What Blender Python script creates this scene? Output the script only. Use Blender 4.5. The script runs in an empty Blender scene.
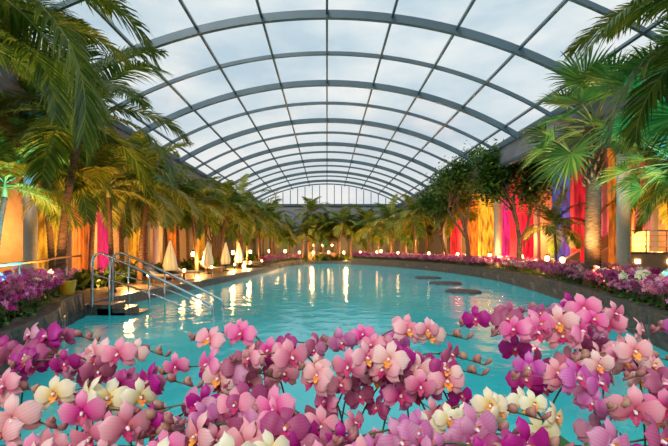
import bpy, math, random
import numpy as np
from mathutils import Vector, Matrix
random.seed(7); rng=np.random.RandomState(7)
S=bpy.context.scene
try:
    S.view_settings.view_transform='Standard'
    S.view_settings.exposure=0.27
    S.view_settings.look='None'
except Exception as e: print(e)

# ---------------- materials ----------------
def newmat(name):
    m=bpy.data.materials.new(name); m.use_nodes=True
    nt=m.node_tree
    for n in list(nt.nodes): nt.nodes.remove(n)
    out=nt.nodes.new('ShaderNodeOutputMaterial')
    return m,nt,out
def N(nt,t,**k):
    n=nt.nodes.new(t)
    for a,b in k.items(): setattr(n,a,b)
    return n
def ramp(nt,stops,interp='LINEAR'):
    r=N(nt,'ShaderNodeValToRGB'); cr=r.color_ramp; cr.interpolation=interp
    while len(cr.elements)<len(stops): cr.elements.new(0.5)
    for e,(p,c) in zip(cr.elements,stops): e.position=p; e.color=(*c,1)
    return r
def simple(name,c1,c2=None,scale=5,rough=0.6,metal=0,bump=0,emit=None,es=0,stretch=None,detail=6):
    m,nt,out=newmat(name); b=N(nt,'ShaderNodeBsdfPrincipled')
    b.inputs['Roughness'].default_value=rough; b.inputs['Metallic'].default_value=metal
    tc=N(nt,'ShaderNodeTexCoord'); mp=N(nt,'ShaderNodeMapping')
    if stretch: mp.inputs['Scale'].default_value=stretch
    nt.links.new(tc.outputs['Object'],mp.inputs[0])
    no=N(nt,'ShaderNodeTexNoise'); no.inputs['Scale'].default_value=scale; no.inputs['Detail'].default_value=detail
    nt.links.new(mp.outputs[0],no.inputs['Vector'])
    r=ramp(nt,[(0.3,c1),(0.7,c2 or c1)]); nt.links.new(no.outputs['Fac'],r.inputs[0])
    nt.links.new(r.outputs[0],b.inputs['Base Color'])
    if bump:
        bp=N(nt,'ShaderNodeBump'); bp.inputs['Strength'].default_value=bump
        nt.links.new(no.outputs['Fac'],bp.inputs['Height']); nt.links.new(bp.outputs[0],b.inputs['Normal'])
    if emit:
        b.inputs['Emission Color'].default_value=(*emit,1); b.inputs['Emission Strength'].default_value=es
    nt.links.new(b.outputs[0],out.inputs[0]); return m
def leafmat(name,c1,c2,c3,trans=0.35,rough=0.4):
    m,nt,out=newmat(name)
    g=N(nt,'ShaderNodeNewGeometry'); r=ramp(nt,[(0,c1),(0.55,c2),(1,c3)])
    nt.links.new(g.outputs['Random Per Island'],r.inputs[0])
    b=N(nt,'ShaderNodeBsdfPrincipled'); b.inputs['Roughness'].default_value=rough
    t=N(nt,'ShaderNodeBsdfTranslucent'); mx=N(nt,'ShaderNodeMixShader'); mx.inputs[0].default_value=trans
    nt.links.new(r.outputs[0],b.inputs['Base Color']); nt.links.new(r.outputs[0],t.inputs[0])
    nt.links.new(b.outputs[0],mx.inputs[1]); nt.links.new(t.outputs[0],mx.inputs[2]); nt.links.new(mx.outputs[0],out.inputs[0])
    return m
def petalmat(name,cc,cm,ce,vein=0.0,vc=(0.5,0.02,0.25)):
    m,nt,out=newmat(name)
    a=N(nt,'ShaderNodeAttribute'); a.attribute_name='pc'
    sp=N(nt,'ShaderNodeSeparateXYZ'); nt.links.new(a.outputs['Vector'],sp.inputs[0])
    r=ramp(nt,[(0.0,cc),(0.34,cm),(0.97,ce)]); nt.links.new(sp.outputs[0],r.inputs[0])
    s=N(nt,'ShaderNodeMath',operation='MULTIPLY'); s.inputs[1].default_value=30; nt.links.new(sp.outputs[1],s.inputs[0])
    s2=N(nt,'ShaderNodeMath',operation='SINE'); nt.links.new(s.outputs[0],s2.inputs[0])
    s3=N(nt,'ShaderNodeMapRange'); nt.links.new(s2.outputs[0],s3.inputs[0]); s3.inputs[1].default_value=0.3; s3.inputs[2].default_value=1; s3.inputs[3].default_value=0; s3.inputs[4].default_value=vein
    mx=N(nt,'ShaderNodeMixRGB'); nt.links.new(s3.outputs[0],mx.inputs[0]); nt.links.new(r.outputs[0],mx.inputs[1]); mx.inputs[2].default_value=(*vc,1)
    hs=N(nt,'ShaderNodeHueSaturation'); nt.links.new(mx.outputs[0],hs.inputs['Color'])
    hr=N(nt,'ShaderNodeMapRange'); nt.links.new(sp.outputs[2],hr.inputs[0]); hr.inputs[3].default_value=0.475; hr.inputs[4].default_value=0.53
    nt.links.new(hr.outputs[0],hs.inputs['Hue'])
    vr=N(nt,'ShaderNodeMapRange'); nt.links.new(sp.outputs[2],vr.inputs[0]); vr.inputs[3].default_value=1.2; vr.inputs[4].default_value=0.8
    nt.links.new(vr.outputs[0],hs.inputs['Saturation'])
    b=N(nt,'ShaderNodeBsdfPrincipled'); b.inputs['Roughness'].default_value=0.5
    t=N(nt,'ShaderNodeBsdfTranslucent'); ms=N(nt,'ShaderNodeMixShader'); ms.inputs[0].default_value=0.25
    nt.links.new(hs.outputs[0],b.inputs['Base Color']); nt.links.new(hs.outputs[0],t.inputs[0])
    nt.links.new(b.outputs[0],ms.inputs[1]); nt.links.new(t.outputs[0],ms.inputs[2]); nt.links.new(ms.outputs[0],out.inputs[0])
    return m

M={}
M['palm']=leafmat('palm_leaf',(0.025,0.07,0.008),(0.08,0.17,0.015),(0.22,0.28,0.03))
M['palm2']=leafmat('palm_leaf_yellow_lit',(0.08,0.13,0.01),(0.22,0.26,0.02),(0.5,0.40,0.05))  # yellower leaf variant, also paints warm lamplight into the fronds
M['fan']=leafmat('fan_leaf',(0.025,0.10,0.015),(0.07,0.21,0.03),(0.22,0.34,0.05))
M['leaf']=leafmat('broad_leaf',(0.015,0.06,0.008),(0.05,0.15,0.015),(0.15,0.26,0.03))
M['shrub']=leafmat('shrub_leaf',(0.02,0.06,0.01),(0.06,0.13,0.015),(0.16,0.2,0.03))
M['rachis']=simple('rachis',(0.16,0.2,0.04),(0.25,0.27,0.06),rough=0.5)
M['trunk']=simple('palm_bark',(0.06,0.03,0.015),(0.22,0.12,0.06),scale=6,rough=0.9,bump=0.9,stretch=(1,1,5))
M['bark']=simple('bark',(0.07,0.045,0.03),(0.17,0.12,0.08),scale=10,rough=0.9,bump=0.6)
M['steel_blue']=simple('painted_steel',(0.06,0.105,0.135),(0.085,0.14,0.175),scale=1,rough=0.4,metal=0.2)
M['steel']=simple('polished_steel',(0.75,0.75,0.77),rough=0.15,metal=1)
M['stone']=simple('dark_stone',(0.015,0.016,0.018),(0.11,0.10,0.095),scale=5,rough=0.55,bump=0.9,stretch=(1,1,2.2),detail=10)
M['soil']=simple('soil',(0.02,0.015,0.01),(0.06,0.045,0.03),scale=20,rough=0.95,bump=0.6)
M['beige']=simple('beige_render',(0.40,0.29,0.19),(0.48,0.37,0.26),scale=2,rough=0.7)
M['wall']=simple('grey_wall',(0.20,0.21,0.25),(0.25,0.26,0.30),scale=1,rough=0.7)
M['ceil']=simple('aisle_ceiling',(0.06,0.06,0.075),(0.09,0.09,0.10),scale=1,rough=0.8)
M['floor']=simple('floor_tile',(0.14,0.10,0.07),(0.25,0.19,0.14),scale=3,rough=0.3)
M['coping']=simple('coping',(0.07,0.065,0.06),(0.2,0.18,0.16),scale=8,rough=0.35,bump=0.3)
M['wood']=simple('teak',(0.22,0.10,0.04),(0.38,0.2,0.09),scale=4,rough=0.5,stretch=(1,8,1))
M['white']=simple('white_fabric',(0.55,0.5,0.42),(0.65,0.6,0.52),scale=10,rough=0.8)
M['canvas']=simple('canvas_lit',(0.72,0.62,0.38),(0.78,0.7,0.48),scale=3,rough=0.8,emit=(1,0.7,0.3),es=0.2)  # parasol cloth; the light on it is put in as emission
M['lamp']=simple('lamp_glow',(1,0.8,0.5),rough=0.5,emit=(1.0,0.55,0.18),es=18)
M['dark']=simple('dark_metal',(0.03,0.03,0.03),rough=0.4,metal=0.6)
M['stem']=simple('orchid_stem',(0.05,0.09,0.02),(0.10,0.10,0.03),scale=30,rough=0.5)
M['bud']=simple('orchid_bud',(0.3,0.05,0.12),(0.4,0.25,0.15),scale=20,rough=0.5)
M['oleaf']=simple('orchid_leaf',(0.03,0.13,0.02),(0.08,0.22,0.04),scale=10,rough=0.35)
M['pP']=petalmat('petal_pink',(0.60,0.04,0.22),(0.80,0.19,0.36),(0.87,0.44,0.54),0.14,(0.65,0.05,0.25))
M['pM']=petalmat('petal_magenta',(0.6,0.15,0.36),(0.36,0.02,0.16),(0.5,0.06,0.27),0.3,(0.20,0.005,0.10))
M['pW']=petalmat('petal_cream',(0.78,0.58,0.08),(0.84,0.77,0.46),(0.87,0.83,0.68),0.0)
M['pL']=petalmat('petal_blush',(0.75,0.18,0.25),(0.86,0.44,0.44),(0.88,0.62,0.62),0.2,(0.7,0.08,0.28))
M['pV']=petalmat('petal_violet',(0.80,0.5,0.7),(0.58,0.13,0.38),(0.68,0.30,0.52),0.25,(0.32,0.02,0.22))
M['lip']=simple('orchid_lip',(0.36,0.005,0.08),(0.55,0.03,0.14),scale=60,rough=0.5)
M['lipy']=simple('orchid_lip_yellow',(0.85,0.45,0.03),(0.7,0.12,0.05),scale=90,rough=0.5)
M['column']=simple('orchid_column',(0.85,0.7,0.78),rough=0.5)

def glassmat(name,tint,gf):
    m,nt,out=newmat(name); t=N(nt,'ShaderNodeBsdfTransparent'); t.inputs[0].default_value=(*tint,1)
    g=N(nt,'ShaderNodeBsdfGlossy'); g.inputs['Roughness'].default_value=0.3; g.inputs[0].default_value=(0.9,0.9,0.9,1)
    mx=N(nt,'ShaderNodeMixShader'); mx.inputs[0].default_value=gf
    nt.links.new(t.outputs[0],mx.inputs[1]); nt.links.new(g.outputs[0],mx.inputs[2]); nt.links.new(mx.outputs[0],out.inputs[0]); return m
M['glass']=glassmat('roof_glass',(0.96,0.98,0.99),0.06)

def watermat():
    m,nt,out=newmat('pool_water'); b=N(nt,'ShaderNodeBsdfPrincipled')
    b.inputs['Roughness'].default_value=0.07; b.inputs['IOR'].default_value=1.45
    b.inputs['Emission Color'].default_value=(0.02,0.42,0.48,1); b.inputs['Emission Strength'].default_value=0.2  # glow put into the water in place of underwater lamps
    tc=N(nt,'ShaderNodeTexCoord'); no=N(nt,'ShaderNodeTexNoise'); no.inputs['Scale'].default_value=1.5; no.inputs['Detail'].default_value=4
    nt.links.new(tc.outputs['Object'],no.inputs['Vector'])
    bp=N(nt,'ShaderNodeBump'); bp.inputs['Strength'].default_value=0.26; bp.inputs['Distance'].default_value=0.12
    nt.links.new(no.outputs['Fac'],bp.inputs['Height']); nt.links.new(bp.outputs[0],b.inputs['Normal'])
    n2=N(nt,'ShaderNodeTexNoise'); n2.inputs['Scale'].default_value=0.25
    nt.links.new(tc.outputs['Object'],n2.inputs['Vector'])
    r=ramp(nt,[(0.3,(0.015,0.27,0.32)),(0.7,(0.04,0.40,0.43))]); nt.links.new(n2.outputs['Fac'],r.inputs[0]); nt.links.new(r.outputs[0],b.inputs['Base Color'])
    nt.links.new(b.outputs[0],out.inputs[0]); return m
M['water']=watermat()

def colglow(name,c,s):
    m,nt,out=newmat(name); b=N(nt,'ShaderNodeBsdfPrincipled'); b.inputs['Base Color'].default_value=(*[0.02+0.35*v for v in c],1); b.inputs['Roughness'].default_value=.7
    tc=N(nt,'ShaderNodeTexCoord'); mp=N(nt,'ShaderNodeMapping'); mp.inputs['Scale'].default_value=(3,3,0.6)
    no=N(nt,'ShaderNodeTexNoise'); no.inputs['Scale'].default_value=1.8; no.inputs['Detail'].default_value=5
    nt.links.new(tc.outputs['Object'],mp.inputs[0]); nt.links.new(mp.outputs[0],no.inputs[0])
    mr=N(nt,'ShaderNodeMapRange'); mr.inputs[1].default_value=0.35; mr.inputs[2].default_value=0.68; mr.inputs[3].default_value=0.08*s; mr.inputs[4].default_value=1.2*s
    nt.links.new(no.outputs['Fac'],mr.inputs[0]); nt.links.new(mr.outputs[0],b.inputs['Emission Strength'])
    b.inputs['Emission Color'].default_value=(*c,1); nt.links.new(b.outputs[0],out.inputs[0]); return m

# ---------------- mesh builder ----------------
class MB:
    def __init__(s): s.v=[];s.f=[];s.m=[];s.a=[];s.n=0;s.mats=[]
    def mi(s,k):
        if k not in s.mats: s.mats.append(k)
        return s.mats.index(k)
    def add(s,v,f,mat,attr=None):
        v=np.asarray(v,float).reshape(-1,3); i=s.mi(mat); n=s.n
        s.v.append(v); s.f.extend([tuple(q+n for q in x) for x in f]); s.m.extend([i]*len(f))
        s.a.append(attr if attr is not None else np.zeros((len(v),3))); s.n+=len(v)
    def addmb(s,o,Mx,rnd=None):
        V=np.concatenate(o.v); V=V@Mx[:3,:3].T+Mx[:3,3]; A=np.concatenate(o.a).copy()
        if rnd is not None: A[:,2]=rnd
        mp=[s.mi(k) for k in o.mats]; n=s.n
        s.v.append(V); s.a.append(A); s.f.extend([tuple(q+n for q in x) for x in o.f]); s.m.extend([mp[i] for i in o.m]); s.n+=len(V)
    def mesh(s,name,smooth=True,attr=False):
        me=bpy.data.meshes.new(name); me.from_pydata(np.concatenate(s.v).tolist(),[],s.f)
        for k in s.mats: me.materials.append(M[k])
        me.polygons.foreach_set('material_index',s.m); me.polygons.foreach_set('use_smooth',[smooth]*len(s.f))
        if attr:
            a=me.attributes.new('pc','FLOAT_VECTOR','POINT'); a.data.foreach_set('vector',np.concatenate(s.a).ravel())
        me.update(); return me
    def obj(s,name,smooth=True,attr=False,loc=(0,0,0),parent=None):
        return mkobj(name,s.mesh(name,smooth,attr),loc,parent)
def mkobj(name,me,loc=(0,0,0),parent=None,rz=0,sc=1):
    o=bpy.data.objects.new(name,me); S.collection.objects.link(o); o.location=loc; o.rotation_euler=(0,0,rz); o.scale=(sc,sc,sc) if not isinstance(sc,tuple) else sc
    if parent: o.parent=parent
    return o
def empty(name,loc=(0,0,0)):
    o=bpy.data.objects.new(name,None); S.collection.objects.link(o); o.location=loc; o.empty_display_size=0.2; return o
def box(mb,x0,x1,y0,y1,z0,z1,mat):
    v=[(x,y,z) for x in (x0,x1) for y in (y0,y1) for z in (z0,z1)]
    f=[(0,1,3,2),(4,6,7,5),(0,4,5,1),(2,3,7,6),(0,2,6,4),(1,5,7,3)]
    mb.add(v,f,mat)
def norm(v): return v/ (np.linalg.norm(v)+1e-9)
def tube(mb,pts,rad,mat,seg=8,cap=True):
    pts=np.asarray(pts,float); n=len(pts); rad=np.ones(n)*rad if np.isscalar(rad) else np.asarray(rad)
    V=[];F=[]; ref=np.array([0.13,0.21,0.97]); 
    for i in range(n):
        t=norm(pts[min(i+1,n-1)]-pts[max(i-1,0)])
        if abs(np.dot(t,ref))>0.95: r2=np.array([1,0.1,0.0])
        else: r2=ref
        if i==0: u=norm(np.cross(t,r2))
        else: u=norm(u-t*np.dot(u,t))
        w=np.cross(t,u)
        for k in range(seg):
            a=2*math.pi*k/seg; V.append(pts[i]+rad[i]*(math.cos(a)*u+math.sin(a)*w))
    for i in range(n-1):
        for k in range(seg):
            F.append((i*seg+k,i*seg+(k+1)%seg,(i+1)*seg+(k+1)%seg,(i+1)*seg+k))
    if cap: F.append(tuple(range(seg))[::-1]); F.append(tuple((n-1)*seg+k for k in range(seg)))
    mb.add(V,F,mat)
def lathe(mb,prof,mat,seg=24,c=(0,0,0),mod=None):
    V=[];F=[]
    for i,(r,z) in enumerate(prof):
        for k in range(seg):
            a=2*math.pi*k/seg; rr=r*(mod(a,i) if mod else 1)
            V.append((c[0]+rr*math.cos(a),c[1]+rr*math.sin(a),c[2]+z))
    for i in range(len(prof)-1):
        for k in range(seg): F.append((i*seg+k,i*seg+(k+1)%seg,(i+1)*seg+(k+1)%seg,(i+1)*seg+k))
    F.append(tuple(range(seg))[::-1]); F.append(tuple((len(prof)-1)*seg+k for k in range(seg)))
    mb.add(V,F,mat)
def catmull(P,closed=False,n=8):
    P=[np.array(p,float) for p in P]; out=[]; L=len(P)
    R=range(L) if closed else range(L-1)
    for i in R:
        if closed: a,b,c,d=P[(i-1)%L],P[i],P[(i+1)%L],P[(i+2)%L]
        else: a,b,c,d=P[max(i-1,0)],P[i],P[i+1],P[min(i+2,L-1)]
        for k in range(n):
            t=k/n; out.append(0.5*((2*b)+(-a+c)*t+(2*a-5*b+4*c-d)*t*t+(-a+3*b-3*c+d)*t**3))
    if not closed: out.append(P[-1])
    return np.array(out)
def outward(P,closed=False):
    n=len(P); R=[]
    for i in range(n):
        if closed: t=P[(i+1)%n]-P[i-1]
        else: t=P[min(i+1,n-1)]-P[max(i-1,0)]
        t=norm(t); R.append((t[1],-t[0]))
    return np.array(R)

# ---------------- pool, floor ----------------
POOL=[(5.4,3.2),(6.6,6),(7.2,8.5),(8.3,11.7),(9.7,16.6),(10.9,24),(10.9,30),(9.6,37),(6.5,45),(3,50.5),(0,52),(-3,50.3),(-4.6,45),(-5.2,36),(-6.3,25),(-7.6,16),(-7.6,12.2),(-6.1,9),(-5.2,6.2),(-4.3,3.2),(-2.5,1.95),(0,1.9),(2.5,1.95)]
pp=catmull(POOL,True,8); on=outward(pp,True); n=len(pp)
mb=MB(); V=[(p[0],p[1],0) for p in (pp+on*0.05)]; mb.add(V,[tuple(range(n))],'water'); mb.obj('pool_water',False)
mb=MB(); c=np.array([0.5,26]); V=[]
FZ=0.32
for p,o in zip(pp,on):
    q=p+o*0.3; d=norm(q-c); V.append((q[0],q[1],FZ)); e=c+d*75; V.append((e[0],e[1],FZ))
mb.add(V,[(2*i,2*i+1,(2*((i+1)%n))+1,2*((i+1)%n)) for i in range(n)],'floor'); mb.obj('floor',False)
mb=MB(); V=[]
for p,o in zip(pp,on):
    a=p; b=p+o*0.02; e=p+o*0.32; g=p+o*0.32
    V+= [(a[0],a[1],-0.4),(a[0],a[1],FZ+0.05),(b[0],b[1],FZ+0.07),(e[0],e[1],FZ+0.07),(g[0],g[1],FZ-0.05)]
F=[]
for i in range(n):
    j=(i+1)%n
    for k in range(4): F.append((5*i+k,5*j+k,5*j+k+1,5*i+k+1))
mb.add(V,F,'coping'); mb.obj('pool_coping',False)

def bed(name,ctrl,width,h=0.74,n=10):
    P=catmull(ctrl,False,n); O=outward(P); mb=MB(); V=[];F=[];FS=[]
    for i,(p,o) in enumerate(zip(P,O)):
        jt=0.03*math.sin(i*1.7)+0.02*math.sin(i*3.1)
        for off,z in ((-0.04,-0.35),(-0.02+jt,h*0.5),(0.0,h),(0.34,h+0.02),(0.36,h-0.1),(width,h-0.04),(width,h),(width+0.2,h),(width+0.2,FZ-0.05)):
            q=p+o*off; V.append((q[0],q[1],z))
    for i in range(len(P)-1):
        for k in range(8): (FS if k in(4,) else F).append((9*i+k,9*(i+1)+k,9*(i+1)+k+1,9*i+k+1))
    F.append(tuple(range(9))); F.append(tuple(9*(len(P)-1)+k for k in range(9))[::-1])
    mb.add(V,F,'stone'); mb.add(V,FS,'soil'); mb.obj(name,False); return P,O
RB=bed('stone_planter_bed',[(5.7,3.8),(6.6,6),(7.2,8.5),(8.3,11.7),(9.7,16.6),(10.9,24),(10.9,30),(9.6,37),(6.5,45),(3,50.5)],2.3)
LB=bed('stone_planter_bed',[(-7.65,12.6),(-7.1,10.8),(-6.1,9),(-5.2,6.2),(-4.4,3.6)],2.6,0.78)
LF=bed('stone_planter_bed',[(-3,50.3),(-4.6,45),(-5.2,36.5)],2.0,0.6)

# ---------------- roof ----------------
A=10.8; RISE=3.0; ZS=8.5; R=(A*A+RISE*RISE)/(2*RISE); ZC=ZS+RISE-R; TM=math.asin(A/R)
Y0,Y1=2.6,59.8
ceiling=empty('ceiling')
def arc(y0,y1,r0,r1,mb,mat,nseg=40):
    V=[];F=[]
    for i in range(nseg+1):
        t=-TM+2*TM*i/nseg
        for r,y in ((r0,y0),(r0,y1),(r1,y1),(r1,y0)): V.append((r*math.sin(t),y,ZC+r*math.cos(t)))
    for i in range(nseg):
        for k in range(4): F.append((4*i+k,4*i+(k+1)%4,4*i+4+(k+1)%4,4*i+4+k))
    mb.add(V,F,mat)
mbM=MB()
y=2.6
while y<60:
    main=(round((y-2.6)/3.3)%2==0)
    w=0.085 if main else 0.055; dp=0.28 if main else 0.14
    arc(y-w,y+w,R-dp,R+0.03,mbM,'steel_blue'); y+=3.3
mbM.obj('arch_ribs',False,parent=ceiling)
mbp=MB()
angs=[math.radians(7.1)*k for k in range(-4,5)]
for t in angs:
    r0,r1,w=R-0.12,R+0.04,0.045
    V=[]
    for y in (Y0,Y1):
        for rr,s in ((r0,-w),(r0,w),(r1,w),(r1,-w)): V.append((rr*math.sin(t)+s*math.cos(t),y,ZC+rr*math.cos(t)-s*math.sin(t)))
    mbp.add(V,[(0,1,5,4),(1,2,6,5),(2,3,7,6),(3,0,4,7),(0,3,2,1),(4,5,6,7)],'steel_blue')
mbp.obj('purlins',False,parent=ceiling)
mbg=MB(); V=[];F=[]
for i in range(41):
    t=-TM+2*TM*i/40
    for y in (Y0,Y1): V.append((R*math.sin(t)*1.0015,y,ZC+R*math.cos(t)*1.0015))
mbg.add(V,[(2*i,2*i+1,2*i+3,2*i+2) for i in range(40)],'glass'); mbg.obj('roof_glazing',True,parent=ceiling)
mbe=MB()
for s in (-1,1):
    x0,x1=sorted((s*10.75,s*11.15)); box(mbe,x0,x1,Y0,60,8.35,8.7,'steel_blue')
mbe.obj('eaves_beams',False,parent=ceiling)
mbe=MB()
for s in (-1,1):
    x0,x1=sorted((s*11.15,s*18)); box(mbe,x0,x1,Y0,60,7.3,7.45,'ceil')
mbe.obj('aisle_soffits',False,parent=ceiling)
for nm,s in (('wall_left_clerestory',-1),('wall_right_clerestory',1)):
    mb=MB(); x0,x1=sorted((s*10.85,s*11.15)); box(mb,x0,x1,Y0,60,7.2,8.35,'wall')
    x0,x1=sorted((s*10.78,s*10.86)); box(mb,x0,x1,Y0,60,7.2,7.35,'steel_blue'); mb.obj(nm,False)
gw=empty('window_1',(0,60,0))
mb=MB(); V=[(R*math.sin(t),0,ZC+R*math.cos(t)) for t in np.linspace(-TM,TM,41)]
mb.add(V,[tuple(range(41))],'glass'); mb.obj('pane',False,parent=gw)
mb=MB()
for x in np.arange(-9.9,10,1.1):
    zt=ZC+math.sqrt(R*R-x*x); box(mb,x-0.05,x+0.05,-0.1,0.1,ZS,zt,'steel_blue')
box(mb,-A,A,-0.14,0.14,ZS-0.15,ZS+0.15,'steel_blue')
mb.obj('mullions',False,parent=gw)
mb=MB(); box(mb,-18.2,18.2,60.1,60.5,0,8.5,'wall'); mb.obj('wall_back',False)
mb=MB(); box(mb,18,18.3,Y0,60.1,0,7.45,'beige')
for y in np.arange(6,60,4): box(mb,17.75,18,y-0.25,y+0.25,FZ,7.3,'wall')
mb.obj('wall_right',False)
mb=MB(); box(mb,-18.3,-18,Y0,60.1,0,1.3,'beige'); box(mb,-18.3,-18,Y0,60.1,6.6,7.45,'beige'); box(mb,-18.3,-18,20,60.1,1.3,6.6,'beige')
for y in np.arange(4,60,4): box(mb,-18.25,-17.8,y-0.2,y+0.2,FZ,7.3,'wall')
mb.obj('wall_left',False)
mb=MB(); mb.add([(-18.1,Y0,1.3),(-18.1,20,1.3),(-18.1,20,6.6),(-18.1,Y0,6.6)],[(0,1,2,3)],'glass')
for z in (3,4.8): box(mb,-18.16,-18.04,Y0,20,z-.05,z+.05,'steel_blue')
mb.obj('window_2',False)
mb=MB(); lathe(mb,[(0.34,0),(0.34,0.25),(0.25,0.32),(0.24,6.6),(0.34,6.75),(0.34,6.95)],'white',20); cme=mb.mesh('support_column')
for s in (-1,1):
    for y in (2.9,16.8,29.2,42.4,55.6): mkobj('support_column',cme,(s*12.45,y,FZ))
def glowcol(y,x,c,s,key,r=0.62):
    M[key]=colglow('lit_'+key,c,s); mb=MB()
    prof=[(r*1.12,0),(r*1.12,0.3),(r,0.35),(r*0.97,3),(r,6.4),(r*1.1,6.5),(r*1.1,6.9)]
    lathe(mb,prof,key,64,mod=lambda a,i:1+0.05*math.cos(a*16)); mb.obj('illuminated_column',True,loc=(x,y,FZ))
OR=(1,.22,.015); YE=(1,.42,.02); RD=(.95,.005,.03); PK=(.9,.01,.22); BL=(.04,.16,.8); PU=(.3,.03,.6)
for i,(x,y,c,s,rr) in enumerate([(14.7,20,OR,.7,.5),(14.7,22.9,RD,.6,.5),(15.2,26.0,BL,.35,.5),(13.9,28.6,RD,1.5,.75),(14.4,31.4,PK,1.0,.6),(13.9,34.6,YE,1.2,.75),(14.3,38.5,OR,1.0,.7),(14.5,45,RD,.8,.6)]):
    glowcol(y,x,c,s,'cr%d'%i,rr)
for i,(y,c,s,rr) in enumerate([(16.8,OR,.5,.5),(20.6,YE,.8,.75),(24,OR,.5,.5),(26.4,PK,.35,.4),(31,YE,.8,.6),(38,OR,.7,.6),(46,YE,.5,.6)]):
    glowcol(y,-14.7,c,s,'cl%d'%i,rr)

# ---------------- palms ----------------
def frond(mb,org,az,a0,bend,L,nl,ll,w,mat,r=random,droop=0.35):
    Nn=14; pts=[np.zeros(3)]; ang=[]
    for i in range(Nn):
        t=(i+.5)/Nn; a=a0-bend*t**1.2; ang.append(a); pts.append(pts[-1]+np.array([math.cos(a),0,math.sin(a)])*L/Nn)
    pts=np.array(pts); V=[];F=[]
    ca,sa=math.cos(az),math.sin(az); Rm=np.array([[ca,-sa,0],[sa,ca,0],[0,0,1]])
    for i in range(nl):
        t=0.14+0.86*(i/(nl-1)); x=t*Nn; k=min(int(x),Nn-1); p=pts[k]+(pts[k+1]-pts[k])*(x-k); a=ang[k]
        T=np.array([math.cos(a),0,math.sin(a)]); U=np.array([-math.sin(a),0,math.cos(a)])
        le=ll*(max(0.05,math.sin(math.pi*(0.16+0.76*t))))**0.8
        for s in (-1,1):
            l=le*r.uniform(0.85,1.1); d=norm(np.array([0,s*0.85,0])+T*(0.3+0.75*t+r.uniform(-.12,.12))+U*(0.22+r.uniform(-.12,.12)))
            W=norm(np.cross(d,U)); dz=np.array([0,0,-1.0])*l*droop*r.uniform(0.7,1.4)
            b=len(V)
            q1=p+d*l*0.3+dz*0.05; q2=p+d*l*0.68+dz*0.42; q3=p+d*l*0.96+dz*1.0
            V+= [p-W*w*.3,p+W*w*.3,q1+W*w*.5,q1-W*w*.5,q2+W*w*.38,q2-W*w*.38,q3]
            F+= [(b,b+1,b+2,b+3),(b+3,b+2,b+4,b+5),(b+5,b+4,b+6)]
    V=np.array(V)@Rm.T+org; mb.add(V,F,mat)
    tube(mb,pts@Rm.T+org,np.linspace(0.028,0.006,Nn+1)*L/3,'rachis',4,False)
def trunk(mb,H,r0,r1,lean,seg=12,rings=None):
    k=rings or int(H*7); P=[];Rr=[]
    for i in range(2*k+1):
        t=i/(2*k); P.append((lean*t*t,lean*0.3*t,H*t)); r=r0+(r1-r0)*min(1,t*1.3)
        if t<0.06: r*=1.25-4*t
        Rr.append(r*(1.10 if i%2 else 0.94))
    tube(mb,P,Rr,'trunk',seg); return np.array(P[-1])
def pinnate(H,nf,L,seed,lean=0.3,nl=40,ll=0.7,w=0.06,r0=0.2,mat='palm',low=75):
    r=random.Random(seed); mb=MB(); top=trunk(mb,H,r0,r0*0.7,lean)
    tube(mb,[top,top+[0,0,.35],top+[0,0,.7]],[r0*.8,r0*.6,r0*.25],'rachis',10)
    top=top+[0,0,0.3]
    for i in range(nf):
        q=i/(nf-1); a0=math.radians(82-low*q**0.9+r.uniform(-8,8)); az=i*2.399+r.uniform(-.25,.25)
        frond(mb,top+[0,0,.3*(1-q)],az,a0,math.radians(r.uniform(50,85)+20*q),L*r.uniform(.85,1.1),nl,ll,w,'palm2' if (mat=='palm' and r.random()<0.28) else mat,r)
    return mb.mesh('palm')
def fan(H,nf,Rf,seed,lean=0.2,r0=0.33,pet=1.3,ns=28):
    r=random.Random(seed); mb=MB(); top=trunk(mb,H,r0,r0*0.85,lean,16,int(H*9))
    for i in range(70):
        a=i*2.399; z=H*(0.62+0.38*i/70); c=np.array([lean*(z/H)**2,lean*.3*z/H,z]); d=np.array([math.cos(a),math.sin(a),0.0])
        tube(mb,[c+d*r0*.7,c+d*r0*1.15+[0,0,.12],c+d*r0*1.35+[0,0,.34]],[.06,.05,.015],'trunk',4)
    for i in range(nf):
        q=i/(nf-1); a0=math.radians(84-105*q+r.uniform(-8,8)); az=i*2.399+r.uniform(-.3,.3)
        ca,sa=math.cos(az),math.sin(az); Rm=np.array([[ca,-sa,0],[sa,ca,0],[0,0,1]])
        P=[];x=np.zeros(3); a=a0; pt=pet*r.uniform(.8,1.15)
        for k in range(6):
            P.append(x.copy()); x=x+np.array([math.cos(a),0,math.sin(a)])*pt/5; a-=math.radians(6)
        P=np.array(P); o=P[-1]; T=np.array([math.cos(a),0,math.sin(a)]); U=np.array([-math.sin(a),0,math.cos(a)]); 
        tube(mb,P@Rm.T+top,np.linspace(.035,.018,6),'rachis',5,False)
        V=[];F=[]; span=math.radians(r.uniform(240,290)); dph=span/ns; Rl=Rf*r.uniform(.8,1.1)
        for k in range(ns):
            ph=-span/2+dph*(k+.5); d=math.cos(ph)*T+math.sin(ph)*np.array([0,1,0]); d=norm(d+U*0.25*(0.3+abs(math.sin(ph)))); W=norm(np.cross(d,U))
            l=Rl*(0.75+0.25*math.cos(ph/1.6))*r.uniform(.93,1.05); hw=0.45*l*math.tan(dph/2)*.95; b=len(V); s=(-1)**k*0.012
            dz=np.array([0,0,-1])*l*r.uniform(.05,.22)
            V+=[o,o+d*l*.45+W*hw+U*s,o+d*l*.45-W*hw-U*s,o+d*l*.74+dz*.3+W*hw*.6,o+d*l*.74+dz*.3-W*hw*.6,o+d*l*.98+dz]
            F+=[(b,b+1,b+2),(b+2,b+1,b+3,b+4),(b+4,b+3,b+5)]
        mb.add(np.array(V)@Rm.T+top,F,'fan')
    return mb.mesh('fan_palm')
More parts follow.
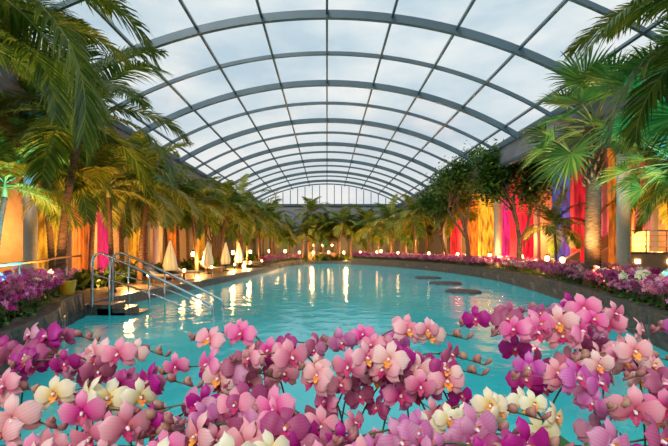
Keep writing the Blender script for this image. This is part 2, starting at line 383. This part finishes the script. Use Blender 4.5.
near=[pinnate(5.0,18,3.5,11,0.5,72,0.9,0.05,0.13,low=95),pinnate(5.6,19,3.6,12,-0.4,72,0.9,0.05,0.15,low=90),pinnate(3.6,17,2.9,13,.3,58,.8,.05,.11,mat='palm2',low=85)]
mid=[pinnate(3.6,19,2.6,21,0.3,34,0.75,0.07,0.12,low=90),pinnate(3.0,17,2.4,22,-0.2,32,0.7,0.07,0.10,low=85),pinnate(4.4,19,2.5,23,0.2,32,0.65,0.07,0.11,mat='palm2',low=90)]
fanm=[fan(6.1,26,1.6,31,pet=1.8,ns=36,r0=.28),fan(4.4,18,1.2,32,r0=.2,pet=1.5,ns=34)]
BZ=0.68
def put(name,me,x,y,z,rz,sc=1): return mkobj(name,me,(x,y,z),None,rz,sc)
# left
put('palm_tree',near[0],-8.7,13.0,FZ,0.4,1.15)
put('palm_tree',near[1],-8.2,9.2,BZ,1.6,1.05)
put('palm_tree',near[1],-6.9,6.9,BZ,3.1,1.08)
put('palm_tree',near[0],-10.8,15.8,FZ,2.7,1.0)
put('palm_tree',near[2],-8.9,16.6,FZ,2.2,1.1)
put('palm_tree',near[2],-10.2,12.2,FZ,.2,0.95)
put('palm_tree',near[1],-11.5,19.5,FZ,4.2,0.9)
for i,(x,y,m,s) in enumerate([(-9.6,20.5,0,1.25),(-11.8,23,1,1.5),(-10.2,25.5,2,1.1),(-9.3,28.5,0,1.2),(-11.5,31,1,1.5),(-8.9,33.5,0,1.25),(-8.2,37.5,1,1.5),(-10.5,38,2,1.2),(-7,41.5,0,1.25),(-9.5,44.5,2,1.2),(-6.6,47,1,1.5),(-12.2,27,0,1.3),(-12.5,36,2,1.3)]):
    put('palm_tree',mid[m],x,y,FZ,i*1.3,s)
for i in range(17):
    x=-14+1.75*i+random.uniform(-.5,.5); put('palm_tree',mid[(i*2)%3],x,53.8+random.uniform(-.6,1.2),FZ,i*2.1,random.choice([0.9,1.1,1.25]))
for i in range(14):
    x=-13+2.0*i+random.uniform(-.5,.5); put('palm_tree',mid[i%3],x,56.8+random.uniform(-.4,.8),FZ,i*1.1,random.choice([1.1,1.2,1.35]))
# right
put('fan_palm',fanm[0],10.1,15.2,BZ,0.3,1.0)
put('fan_palm',fanm[0],10.4,10.6,BZ,2.3,0.92)
put('fan_palm',fanm[1],11.2,12.6,BZ,1.1,0.95)
put('palm_tree',near[1],8.1,7.5,BZ,3.6,1.04)
put('palm_tree',near[0],13.8,14.8,FZ,3.6,0.8)
put('palm_tree',near[2],15.6,18.0,FZ,1.0,1.1)
for i,(x,y,m,s) in enumerate([(12.3,21.5,1,.85),(11.3,39,2,1.2),(9.4,43,0,1.25),(11.5,46,1,1.5),(7.6,48,1,1.4),(13,36.8,0,1.3),(5.4,51.8,0,1.1)]):
    put('palm_tree',mid[m],x,y,FZ,i*1.7+.5,s)

def tree(H,Rc,seed,nleaf=3600):
    r=random.Random(seed); mb=MB(); ends=[]
    def br(p,d,l,rad,dep):
        pts=[p]; q=p.copy(); dd=d.copy()
        for i in range(4):
            dd=norm(dd+np.array([r.uniform(-.2,.2),r.uniform(-.2,.2),0.08])); q=q+dd*l/4; pts.append(q.copy())
        tube(mb,pts,np.linspace(rad,rad*.6,5),'bark',7)
        if dep==0: ends.append(q); ends.append(pts[2]); return
        for k in range(3 if dep>1 else 4):
            a=r.uniform(0,6.28); e=r.uniform(.35,.9); nd=norm(dd+np.array([math.cos(a),math.sin(a),r.uniform(-.1,.5)])*e)
            br(q if k else pts[3],nd,l*r.uniform(.6,.85),rad*.55,dep-1)
    br(np.zeros(3),np.array([0,0,1.]),H*.4,.16,3)
    V=[];F=[]
    for i in range(nleaf):
        e=r.choice(ends); p=e+np.array([r.gauss(0,.36),r.gauss(0,.36),r.gauss(0,.28)])
        d=norm(np.array([r.gauss(0,1),r.gauss(0,1),r.gauss(-.4,.5)])); W=norm(np.cross(d,[r.gauss(0,.3),r.gauss(0,.3),1])); l=r.uniform(.16,.28); b=len(V)
        V+=[p,p+d*l*.5+W*l*.24,p+d*l,p+d*l*.5-W*l*.24]; F.append((b,b+1,b+2,b+3))
    mb.add(V,F,'leaf'); return mb.mesh('tree')
tm=[tree(5.6,2,5,8500),tree(6.6,2.4,6,8500)]
put('ficus_tree',tm[0],11.9,24.8,FZ,0,1.38); put('ficus_tree',tm[1],11.2,31.5,FZ,1,1.3); put('ficus_tree',tm[0],11.3,37,FZ,2.2,1.4); put('ficus_tree',tm[1],-11.8,42,FZ,2,1.0)

def shrub(seed):
    r=random.Random(seed); mb=MB()
    for k in range(26):
        az=r.uniform(0,6.28); el=r.uniform(.5,1.4); L=r.uniform(.5,1.0); w=r.uniform(.05,.13); d=np.array([math.cos(az),math.sin(az),0]); W=np.array([-d[1],d[0],0]); V=[];F=[]
        p=np.array([r.uniform(-.15,.15),r.uniform(-.15,.15),0.0])
        for i in range(6):
            t=i/5; hw=w*math.sin(math.pi*min(.99,.08+.9*t)); V+=[p-W*hw,p+W*hw]; a=el-1.6*t*t; p=p+(d*math.cos(a)+np.array([0,0,math.sin(a)]))*L/5
        for i in range(5): F.append((2*i,2*i+1,2*i+3,2*i+2))
        mb.add(V,F,'shrub')
    return mb
sh=[shrub(i) for i in range(4)]
def xf(p,rz,s):
    c,q=math.cos(rz)*s,math.sin(rz)*s; m=np.eye(4); m[:3,:3]=[[c,-q,0],[q,c,0],[0,0,s]]; m[:3,3]=p; return m
def hedge(name,pts):
    mb=MB()
    for (x,y,z,s) in pts: mb.addmb(random.choice(sh),xf((x,y,z),random.uniform(0,6.28),s))
    mb.obj(name)
H=[]
P,O=RB
for i in range(0,len(P)):
    for k in range(2):
        if P[i][1]<12 and k: continue
        o=random.uniform(1.7,2.2); q=P[i]+O[i]*o; H.append((q[0],q[1],BZ,random.uniform(.7,1.1)))
hedge('shrub_hedge',H)
hedge('shrub_hedge',[(P_[0]+O_[0]*random.uniform(1.7,2.4),P_[1]+O_[1]*random.uniform(1.7,2.4),.7,random.uniform(.7,1.0)) for P_,O_ in zip(LB[0],LB[1])])
hedge('shrub_hedge',[(x,y,FZ,random.uniform(.9,1.6)) for x,y in [(random.uniform(-13.2,-9.7),random.uniform(15,46)) for _ in range(70)]])
hedge('shrub_hedge',[(random.uniform(-14,14),random.uniform(53.6,57),FZ,random.uniform(.9,1.6)) for _ in range(100)])

# ---------------- orchids ----------------
def petal(l,w,ang,kind,nu=7,nv=6,cup=0.25,p=.55,z0=0.0,t0=0.0):
    V=[];A_=[];F=[]
    for i in range(nu+1):
        t=i/nu; hw=w*(max(t,0.0)**p)*math.sqrt(max(0,1-t**4))+0.003*(1-t)
        for j in range(nv+1):
            s=-1+2*j/nv; x=t*l*(1-0.10*s*s*(t)); y=s*hw
            z=z0+l*(0.22*math.sin(t*2.2)-cup*t*t*1.1)+0.12*hw*(1-s*s)+0.02*w*math.sin(s*4+t*5)*t
            c,q=math.cos(ang),math.sin(ang); V.append((x*c-y*q,x*q+y*c,z)); A_.append((t,s*(hw/w),0))
    for i in range(nu):
        for j in range(nv): a=i*(nv+1)+j; F.append((a,a+1,a+nv+2,a+nv+1))
    return V,F,np.array(A_)
def flower(kind):
    mb=MB(); D=math.radians
    for ang,l,w,z in ((90,1.0,.35,-.06),(213,.98,.35,-.06),(327,.98,.35,-.06)):
        v,f,a=petal(l,w,D(ang),kind,8,10,p=.6,z0=z,cup=.35); mb.add(v,f,kind,a)
    for ang in (14,166):
        v,f,a=petal(1.05,.60,D(ang),kind,9,14,p=.45,z0=.07,cup=.28); mb.add(v,f,kind,a)
    lm='lipy' if kind in('pW','pL') else 'lip'
    for ang,l,w in ((270,.5,.17),(235,.34,.14),(305,.34,.14)):
        v,f,a=petal(l,w,D(ang),kind,4,4,cup=-.5,z0=.1); mb.add(v,f,lm,a)
    v,f,a=petal(.22,.14,D(60),kind,3,3,cup=-.9,z0=.12); mb.add(v,f,'lipy',a)
    tube(mb,[(0,-.02,.05),(0,.03,.2),(0,-.03,.32)],[.07,.085,.05],'column',6)
    return mb
FL={k:flower(k) for k in('pP','pM','pW','pL','pV')}
def orient(pos,face,up,s):
    z=norm(np.array(face,float)); x=norm(np.cross(up,z)); y=np.cross(z,x); m=np.eye(4); m[:3,0]=x*s; m[:3,1]=y*s; m[:3,2]=z*s; m[:3,3]=pos; return m
SOIL=1.22
def strap(mb,base,az,L,w,el=.9,mat='oleaf'):
    d=np.array([math.cos(az),math.sin(az),0]); W=np.array([-d[1],d[0],0]); p=np.array(base,float); V=[];F=[]
    for i in range(8):
        t=i/7; hw=w*math.sin(math.pi*min(.985,.14+.84*t))**.7
        V+=[p-W*hw+[0,0,hw*.35],p,p+W*hw+[0,0,hw*.35]]; a=el-1.5*t; p=p+(d*math.cos(a)+np.array([0,0,math.sin(a)]))*L/7
    for i in range(7):
        a=3*i; F+=[(a,a+1,a+4,a+3),(a+1,a+2,a+5,a+4)]
    mb.add(V,F,mat)
def orchid(x,y,top,kind,nfl,dirx,size=.05,seed=0):
    r=random.Random(seed); mb=MB(); h=top-SOIL
    for k in range(7): strap(mb,(0,0,0),k*.95+r.uniform(-.3,.3),r.uniform(.28,.50),.032,r.uniform(.9,1.35))
    ln=dirx*r.uniform(.18,.28)
    C=catmull([(0,0,0),(ln*.05,0.0,h*.4),(ln*.2,-.02,h*.75),(ln*.6,-.04,h*.98),(ln*1.05,-.06,h*1.0),(ln*1.5,-.08,h*.97)],False,10)
    tube(mb,C,np.linspace(.0035,.0018,len(C)),'stem',5)
    m=len(C)
    for k in range(4):
        p=C[m-1-k*2]; u=.012*(-1)**k; tube(mb,[p,p+[u*.5,-.004,.008],p+[u,-.01,.016],p+[u*1.3,-.012,.024]],[.002,.0065+.0018*k,.0055+.0018*k,.001],'bud',6)
    cum=[0]
    for i in range(m-1,0,-1): cum.append(cum[-1]+np.linalg.norm(C[i]-C[i-1]))
    for k in range(nfl):
        dist=.085+k*.042*size/.05
        i=min(m-2,next((q for q,cv in enumerate(cum) if cv>dist),m-2)); p=C[m-1-i]
        side=1 if k%2 else -1
        off=np.array([side*size*r.uniform(.35,.85),-size*r.uniform(.2,1.1),size*r.uniform(-.5,.3)])
        face=np.array([side*.4+r.uniform(-.7,.7),-1,r.uniform(-.2,.6)])
        q=p+off; tube(mb,[p,p+off*.6+[0,0,.006],q],.0014,'stem',4,False)
        s=size*r.uniform(.72,1.12)
        kk=kind if r.random()<.85 else {'pP':'pL','pL':'pP','pM':'pV','pV':'pP','pW':'pW'}[kind]
        mb.addmb(FL[kk],orient(q,face,(r.uniform(-.35,.35),0,1),s),r.random())
    mb.obj('orchid_plant',True,True,(x,y,SOIL))
SP=[(-1.16,1.25,1.89,'pM',7,1),(-1.02,1.1,1.84,'pP',8,1),(-.92,.95,1.82,'pL',7,1),(-.80,1.25,1.90,'pP',8,1),(-.66,.95,1.83,'pP',7,1),(-.78,.80,1.78,'pP',7,1),
(-.56,1.2,1.88,'pM',8,-1),(-.46,.86,1.79,'pL',7,-1),(-.42,1.2,1.85,'pM',8,1),(-.34,1.05,1.84,'pW',4,-1),(-.28,.82,1.78,'pL',6,1),(-.16,1.2,1.86,'pP',6,-1),(-.10,1.28,1.94,'pP',7,-1),
(-.08,1.0,1.83,'pM',8,-1),(-.02,1.2,1.88,'pM',7,1),(.0,.84,1.80,'pW',5,-1),(.08,1.15,1.91,'pP',8,-1),(.02,1.3,1.94,'pP',6,1),(.05,1.2,1.86,'pL',5,1),(.1,.86,1.80,'pM',7,1),(.14,1.2,1.89,'pM',8,1),
(.16,.98,1.83,'pW',6,1),(.34,1.15,1.89,'pP',8,-1),(.30,.9,1.81,'pV',8,-1),(.42,1.2,1.86,'pM',7,-1),(.38,.95,1.77,'pP',6,-1),
(.66,1.1,1.80,'pW',5,-1),(.68,1.3,1.98,'pM',8,-1),(.64,1.25,1.88,'pP',7,1),(.78,1.1,1.88,'pV',8,-1),(.68,.92,1.79,'pL',7,1),(.86,1.25,1.96,'pP',9,-1),(.8,1.02,1.86,'pP',7,1),(.97,1.15,1.91,'pL',8,-1),(.90,.9,1.79,'pM',8,-1),(1.05,1.3,1.99,'pP',9,-1),(1.14,1.1,1.88,'pM',8,-1),(.78,.80,1.74,'pW',5,-1),(.97,1.0,1.84,'pP',8,-1),(1.22,1.25,1.97,'pM',8,-1),
(-.22,.95,1.79,'pM',6,1),(.06,.80,1.75,'pL',5,1),(.22,.82,1.77,'pW',5,-1),(.2,.9,1.80,'pM',5,1),(-.12,.86,1.79,'pP',6,1),(.05,1.0,1.82,'pP',6,-1),(.31,.80,1.75,'pP',5,-1),(-.36,.78,1.74,'pP',4,-1),(-.6,.76,1.74,'pM',6,1),(-.5,1.0,1.82,'pV',7,1),(.56,.84,1.74,'pW',5,1),(.62,.80,1.75,'pM',5,1),(-1.05,1.35,1.92,'pM',7,1),(-.3,1.38,1.88,'pM',6,1),(.3,1.38,1.91,'pV',6,-1),(1.0,1.42,2.0,'pM',8,-1),
(-.02,.95,1.80,'pP',6,-1),(-.25,.88,1.77,'pP',6,-1),(.12,.95,1.81,'pV',6,1),(-.7,1.1,1.86,'pM',7,1),(.85,.85,1.77,'pP',6,1)]
for i,(x,y,t,k,nf,dx) in enumerate(SP): orchid(x,y,t,k,nf,dx,.052,100+i)
mb=MB()
for z0,z1,y0,y1,x0,x1,mt in ((-.3,1.27,1.76,1.88,-3.0,3.0,'stone'),(FZ,1.27,.35,.47,-3.0,3.0,'stone'),(FZ,1.27,.47,1.76,-3,-2.88,'stone'),(FZ,1.27,.47,1.76,2.88,3,'stone'),(FZ,SOIL,.47,1.76,-2.88,2.88,'soil')): box(mb,x0,x1,y0,y1,z0,z1,mt)
mb.obj('stone_flower_trough',False)

def clump(kind,seed):
    r=random.Random(seed); mb=MB()
    for k in range(5): strap(mb,(r.uniform(-.1,.1),r.uniform(-.1,.1),0),r.uniform(0,6.28),.3,.04,.9)
    for s in range(4):
        bx,by=r.uniform(-.15,.15),r.uniform(-.15,.15); az=r.uniform(0,6.28); h=r.uniform(.34,.66); d=np.array([math.cos(az),math.sin(az),0])
        C=[np.array([bx,by,0.]),np.array([bx,by,h*.7])+d*.03,np.array([bx,by,h])+d*.12,np.array([bx,by,h*.95])+d*.25]; C=catmull(C,False,4); tube(mb,C,.005,'stem',3,False)
        for k in range(8):
            p=C[-1-k]+np.array([r.uniform(-.05,.05),r.uniform(-.05,.05),r.uniform(-.03,.04)]); a=r.uniform(0,6.28)
            fc=norm(np.array([math.cos(a),math.sin(a)-.6,r.uniform(0,.8)])); X=norm(np.cross([0,0,1],fc)); Y=np.cross(fc,X); V=[];F=[];AA=[]
            ro=r.uniform(.045,.062)
            for q in range(5):
                th=math.pi/2+q*2*math.pi/5; wd=.5 if q in(0,2,3) else .62
                for rr,dt,t in ((.02,0,0),(.62,-wd,.5),(1,0,1),(.62,wd,.5)): V.append(p+ro*rr*(math.cos(th+dt)*X+math.sin(th+dt)*Y)+fc*.01*rr); AA.append((t,0,0))
                F.append((4*q,4*q+1,4*q+2,4*q+3))
            mb.add(V,F,kind,np.array(AA))
    return mb
CL={k:[clump(k,j*10+i) for i in range(3)] for j,k in enumerate(('pP','pM','pW','pV'))}
def border(name,PO,offs,step,z,y0=-1,y1=99):
    P,O=PO; mb=MB(); seg=np.linalg.norm(np.diff(P,axis=0),axis=1); tot=seg.sum(); cs=np.concatenate([[0],np.cumsum(seg)])
    for o in offs:
        d=0
        while d<tot:
            x=np.interp(d,cs,P[:,0]); y=np.interp(d,cs,P[:,1]); ox=np.interp(d,cs,O[:,0]); oy=np.interp(d,cs,O[:,1]); oo=o+random.uniform(-.1,.1)
            if y0<y<y1:
                k=random.choices(['pP','pM','pW','pV'],[4,5,1.2,4])[0]
                mb.addmb(random.choice(CL[k]),xf((x+ox*oo,y+oy*oo,z+random.uniform(-.03,.05)),random.uniform(0,6.28) if y>20 else random.uniform(-.5,.5),random.uniform(.95,1.35)),random.random())
            d+=step*random.uniform(.8,1.2)
    mb.obj(name,True,True)
border('orchid_border',RB,(.42,.75,1.1,1.45,1.8),.3,BZ-.02)
border('orchid_border',LB,(.45,.8,1.15,1.5,1.8),.32,.71)
border('orchid_border',LF,(.5,1.0),.4,.5)

# ---------------- props ----------------
hr=empty('pool_handrail',(-7.3,12.6,0))
for nm,dy in (('rail_front',0),('rail_rear',1.2)):
    mb=MB(); C=catmull([(-.1,dy,FZ),(-.1,dy,1.1),(-.08,dy,1.78),(.1,dy,1.98),(.5,dy,1.88),(2.1,dy,1.15),(3.4,dy,.5),(3.7,dy,.28),(3.72,dy,-.2)],False,8); tube(mb,C,.042,'steel',10)
    C=[(-.05,dy,1.35),(1.9,dy,.68),(3.3,dy,.08),(3.4,dy,-.1)]; tube(mb,C,.028,'steel',8)
    tube(mb,[(1.7,dy,-.3),(1.7,dy,1.32)],.03,'steel',8); tube(mb,[(.45,dy,-.3),(.45,dy,1.88)],.03,'steel',8); mb.obj(nm,True,parent=hr)
mb=MB()
for y in np.arange(9.2,13.3,1.0):
    tube(mb,[(-8.6,y,.7),(-8.6,y,1.66)],.022,'steel',8)
tube(mb,catmull([(-8.6,8.6,1.62),(-8.6,10,1.70),(-8.6,12,1.78),(-8.5,12.6,1.85),(-7.9,12.9,1.92)],False,6),.035,'wood',10)
tube(mb,catmull([(-8.6,8.6,1.15),(-8.6,10,1.2),(-8.6,12,1.25),(-8.5,12.8,1.3)],False,6),.015,'steel',8)
mb.obj('deck_railing')
mb=MB()
for i in range(4): box(mb,-7.8+.42*i,-6.9+.42*i,12.85,13.75,-.3,FZ+.02-.13*i,'coping')
mb.obj('pool_steps',False)
mb=MB(); lathe(mb,[(.28,0),(.28,.06),(.06,.1),(.03,.12)],'dark',20); tube(mb,[(0,0,.1),(0,0,2.45)],.028,'dark',10)
lathe(mb,[(.30,.55),(.36,.85),(.29,1.3),(.18,1.8),(.08,2.2),(.02,2.4)],'canvas',48,mod=lambda a,i:1+.18*math.cos(a*8)); lathe(mb,[(.02,2.4),(.04,2.45),(.0,2.52)],'dark',8)
pm=mb.mesh('folded_parasol')
for x,y in ((-9.1,23.2),(-8.4,28.2),(-8.0,31.6),(-7.7,35.0)): put('folded_parasol',pm,x,y,FZ,x,.95)
mb=MB()
for sx in (-.33,.33):
    tube(mb,[(sx,-.95,.3),(sx,.35,.3),(sx,.95,.68)],.025,'wood',6)
    for yy in (-.8,.3): tube(mb,[(sx,yy,0),(sx,yy,.3)],.025,'wood',6)
for i in range(14): box(mb,-.33,.33,-.94+i*.09,-.88+i*.09,.3,.32,'wood')
def slab(y0,z0,y1,z1,t):
    V=[(x,y,z) for x in(-.31,.31) for (y,z) in((y0,z0),(y1,z1),(y1,z1+t),(y0,z0+t))]; mb.add(V,[(0,1,2,3),(7,6,5,4),(0,4,5,1),(1,5,6,2),(2,6,7,3),(3,7,4,0)],'white')
slab(-.93,.33,.33,.33,.08); slab(.34,.34,.95,.70,.08); slab(.68,.62,.92,.76,.13)
lm=mb.mesh('sun_lounger')
for x,y in ((-8.9,21.6),(-8.8,24.8),(-8.6,29.8)): put('sun_lounger',lm,x,y,FZ,1.4)
mb=MB(); tube(mb,[(0,0,0),(0,0,.55)],.03,'dark',8); lathe(mb,[(.07,.55),(.08,.56),(.08,.6)],'dark',14); lathe(mb,[(.04,.6),(.07,.65),(.085,.71),(.065,.78),(.03,.81)],'lamp',16); lathe(mb,[(.11,.8),(.07,.84),(.01,.88)],'dark',14)
ln=mb.mesh('garden_lantern')
LP=[(-7.95,17.8),(-7.5,21),(-7.1,24.6),(-6.6,28.6),(-6.2,32.4),(-5.8,35.6),(-3.6,52.2),(-1.8,52.7),(0.2,52.9),(2.2,52.4),(4.3,51.2)]
for x,y in LP: put('garden_lantern',ln,x,y,FZ+.05,0,1.6 if y>50 else .85)
for x,y in ((-7.5,52),(-5.4,51.6),(6.8,50.5),(-9.4,40),(-8.6,44.8),(-10.3,30.8),(-10.4,34.2)): put('garden_lantern',ln,x,y,FZ,0,1.9)
for x,y in ((6.0,48.2),(7.9,44.5),(10.0,39.3),(11.3,34.6),(12.2,30),(12.4,25.5),(12.0,21.8),(11.3,19.2)): put('garden_lantern',ln,x,y,BZ-.05,0,1.35)
def island(x,y,r,seed):
    rr=random.Random(seed); ph=[rr.uniform(0,6.28) for _ in range(3)]; mb=MB()
    lathe(mb,[(r*1.05,-.3),(r,.02),(r*.96,.08),(r*.85,.1),(r*.3,.11)],'stone',40,mod=lambda a,i:1+.06*math.sin(3*a+ph[0])+.04*math.sin(7*a+ph[1])); mb.obj('stepping_stone',False,loc=(x,y,0))
island(6.6,19.4,.85,1); island(7.1,23.8,.95,2); island(7.0,28,.9,3)
st=empty('garden_staircase',(13.2,20.6,FZ))
mb=MB()
for i in range(9): box(mb,.0+i*.34,3.3,0.3,2.0,i*.19,(i+1)*.19,'beige')
mb.obj('steps',False,parent=st)
for nm,y0 in (('parapet_near',0),('parapet_far',2.0)):
    mb=MB(); V=[(x,y,z) for y in (y0,y0+.3) for (x,z) in ((-.3,0),(3.4,0),(3.4,2.75),(3.0,2.75),(-.3,.85))]
    mb.add(V,[(0,1,2,3,4),(9,8,7,6,5),(0,5,6,1),(1,6,7,2),(2,7,8,3),(3,8,9,4),(4,9,5,0)],'beige'); mb.obj(nm,False,parent=st)
mb=MB()
for x in (.4,1.5,2.6): box(mb,x,x+.22,-.04,0,.4+.1*x,.6+.1*x,'lamp')
mb.obj('step_lights',False,parent=st)
mb=MB(); box(mb,13.0,17.6,17.4,17.7,FZ,1.9,'beige'); box(mb,12.9,17.7,17.35,17.75,1.9,1.98,'coping')
for x in (13.4,14.8,16.2): box(mb,x,x+.2,17.36,17.4,1.5,1.65,'lamp')
mb.obj('terrace_wall',False)
mb=MB()
for x in np.arange(13.1,17.6,.9): tube(mb,[(x,17.55,1.95),(x,17.55,2.9)],.022,'steel',6)
for z in (2.2,2.45,2.7): tube(mb,[(13,17.55,z),(17.6,17.55,z)],.01,'steel',6)
tube(mb,[(13,17.55,2.92),(17.6,17.55,2.92)],.03,'steel',8)
mb.obj('terrace_railing')
bar=empty('poolside_bar',(-.6,55.2,FZ))
mb=MB(); box(mb,-2,2,-.4,.4,0,1.05,'wood'); box(mb,-2.1,2.1,-.5,.5,1.05,1.12,'coping'); mb.obj('counter',False,parent=bar)
mb=MB(); 
for x in(-2,2):
    for y in(-.4,1.6): tube(mb,[(x,y,0),(x,y,2.6)],.06,'wood',8)
mb.obj('posts',parent=bar)
mb=MB(); V=[(-2.5,-.9,2.5),(2.5,-.9,2.5),(2.5,2.1,2.5),(-2.5,2.1,2.5),(-1,.6,3.5),(1,.6,3.5)]; mb.add(V,[(0,1,5,4),(1,2,5),(2,3,4,5),(3,0,4),(3,2,1,0)],'wood'); mb.obj('roof',False,parent=bar)
mb=MB()
for x in (-1.3,0,1.3): lathe(mb,[(.05,2.0),(.14,2.1),(.11,2.22),(.03,2.26)],'lamp',12,c=(x,-.1,0)); tube(mb,[(x,-.1,2.26),(x,-.1,2.5)],.01,'dark',4)
mb.obj('pendants',parent=bar)
mb=MB(); M['ypot']=simple('yellow_glaze',(0.7,0.42,0.01),(0.8,0.5,0.03),scale=4,rough=.3)
lathe(mb,[(.14,0),(.17,.1),(.21,.4),(.22,.45),(.19,.45),(.18,.38)],'ypot',24,c=(0,0,0)); mb.addmb(sh[1],xf((0,0,.35),0,.4)); mb.obj('yellow_plant_pot',loc=(-7.7,11.9,.76))

# ---------------- lights ----------------
def pl(x,y,z,c,e,r=.15,name='garden_uplight'):
    l=bpy.data.lights.new(name,'POINT'); l.energy=e; l.color=c; l.shadow_soft_size=r; o=bpy.data.objects.new(name,l); S.collection.objects.link(o); o.location=(x,y,z)
def sp(x,y,z,tx,ty,tz,c,e,ang=80,name='garden_spotlight'):
    l=bpy.data.lights.new(name,'SPOT'); l.energy=e; l.color=c; l.spot_size=math.radians(ang); l.spot_blend=.6; l.shadow_soft_size=.15; o=bpy.data.objects.new(name,l); S.collection.objects.link(o); o.location=(x,y,z)
    o.rotation_euler=(Vector((tx,ty,tz))-Vector((x,y,z))).to_track_quat('-Z','Y').to_euler()
warm=(1,.5,.14); teal=(.02,.6,1)
sp(9.7,14.0,1.0,10.5,15.4,6,warm,900); sp(12.0,13.8,.8,13,15,6,warm,700); sp(9.3,14.4,1.3,10.1,15.3,7.5,(1,.8,.4),1300)
sp(9.2,10.4,1.3,11.0,12.6,6,teal,3000,90); sp(11.6,17.5,1,11.5,14,7,teal,1300,90)
sp(-7.9,11.4,1.2,-9,13,6,warm,1500,90); sp(-8.9,14.2,.8,-10,16,6,warm,1400,90); sp(-7.3,9.8,1.4,-8.6,9,6.5,(1,.75,.35),1000,90); sp(-8.2,10.4,1.2,-11,12.4,4.2,teal,3500,70); sp(-6.6,7.6,1.3,-7.2,7,7,(1,.75,.35),800,90)
for x,y in ((-9.3,18.8),(-9.1,23),(-9,28),(-8,34),(-8,41)): pl(x,y,1.2,warm,450)
for x in (-11,-6.5,-2,2.5,7,11): pl(x,52.8,1.3,warm,700)
for x,y in ((12.2,22.6),(12.2,28),(12.2,35),(10.8,41.5),(8.5,47)): pl(x,y,1.4,warm,480)
pl(16,19.4,2.6,warm,550); pl(16.5,34,3,warm,450); pl(16.5,44,3,warm,500); pl(-16,22,3,warm,500); pl(-16,32,3,warm,550); pl(-16,44,3,warm,400)
pl(15.6,29.8,3,(1,.03,.06),700); pl(15.9,24.3,3,(1,.05,.1),350); pl(-13.4,25,2,(.9,.2,.5),120)
l=bpy.data.lights.new('fill_sun','SUN'); l.energy=1.7; l.angle=math.radians(20); l.color=(1,.92,.82); o=bpy.data.objects.new('fill_sun',l); S.collection.objects.link(o)  # soft fill light added behind the camera to brighten the orchids
o.rotation_euler=Vector((.4,1,-.9)).to_track_quat('-Z','Y').to_euler(); o.location=(0,-10,12)

# world
w=bpy.data.worlds.new('sky'); S.world=w; w.use_nodes=True; nt=w.node_tree
for q in list(nt.nodes): nt.nodes.remove(q)
out=N(nt,'ShaderNodeOutputWorld'); bg=N(nt,'ShaderNodeBackground'); tc=N(nt,'ShaderNodeTexCoord')
mp=N(nt,'ShaderNodeMapping'); mp.inputs['Scale'].default_value=(1.2,1.2,3.5); nt.links.new(tc.outputs['Generated'],mp.inputs[0])
no=N(nt,'ShaderNodeTexNoise'); no.inputs['Scale'].default_value=3; no.inputs['Detail'].default_value=8; no.inputs['Roughness'].default_value=.55; nt.links.new(mp.outputs[0],no.inputs[0])
r=ramp(nt,[(.36,(.45,.56,.64)),(.5,(.58,.66,.70)),(.64,(.74,.76,.76))]); nt.links.new(no.outputs['Fac'],r.inputs[0])
sx=N(nt,'ShaderNodeSeparateXYZ'); nt.links.new(tc.outputs['Generated'],sx.inputs[0])
mr=N(nt,'ShaderNodeMapRange'); nt.links.new(sx.outputs[2],mr.inputs[0]); mr.inputs[1].default_value=.0; mr.inputs[2].default_value=.35; mr.inputs[3].default_value=.4; mr.inputs[4].default_value=0
mx=N(nt,'ShaderNodeMixRGB'); nt.links.new(mr.outputs[0],mx.inputs[0]); nt.links.new(r.outputs[0],mx.inputs[1]); mx.inputs[2].default_value=(.85,.70,.62,1)
nt.links.new(mx.outputs[0],bg.inputs[0]); bg.inputs[1].default_value=1.02; nt.links.new(bg.outputs[0],out.inputs[0])

# camera
cd=bpy.data.cameras.new('camera'); co=bpy.data.objects.new('camera',cd); S.collection.objects.link(co)
co.location=(0,0,2.2); co.rotation_euler=(math.pi/2,0,0); cd.sensor_width=36; cd.lens=400/668*36; cd.shift_y=24/668; cd.shift_x=7/668; cd.clip_end=500; cd.clip_start=.05
S.camera=co
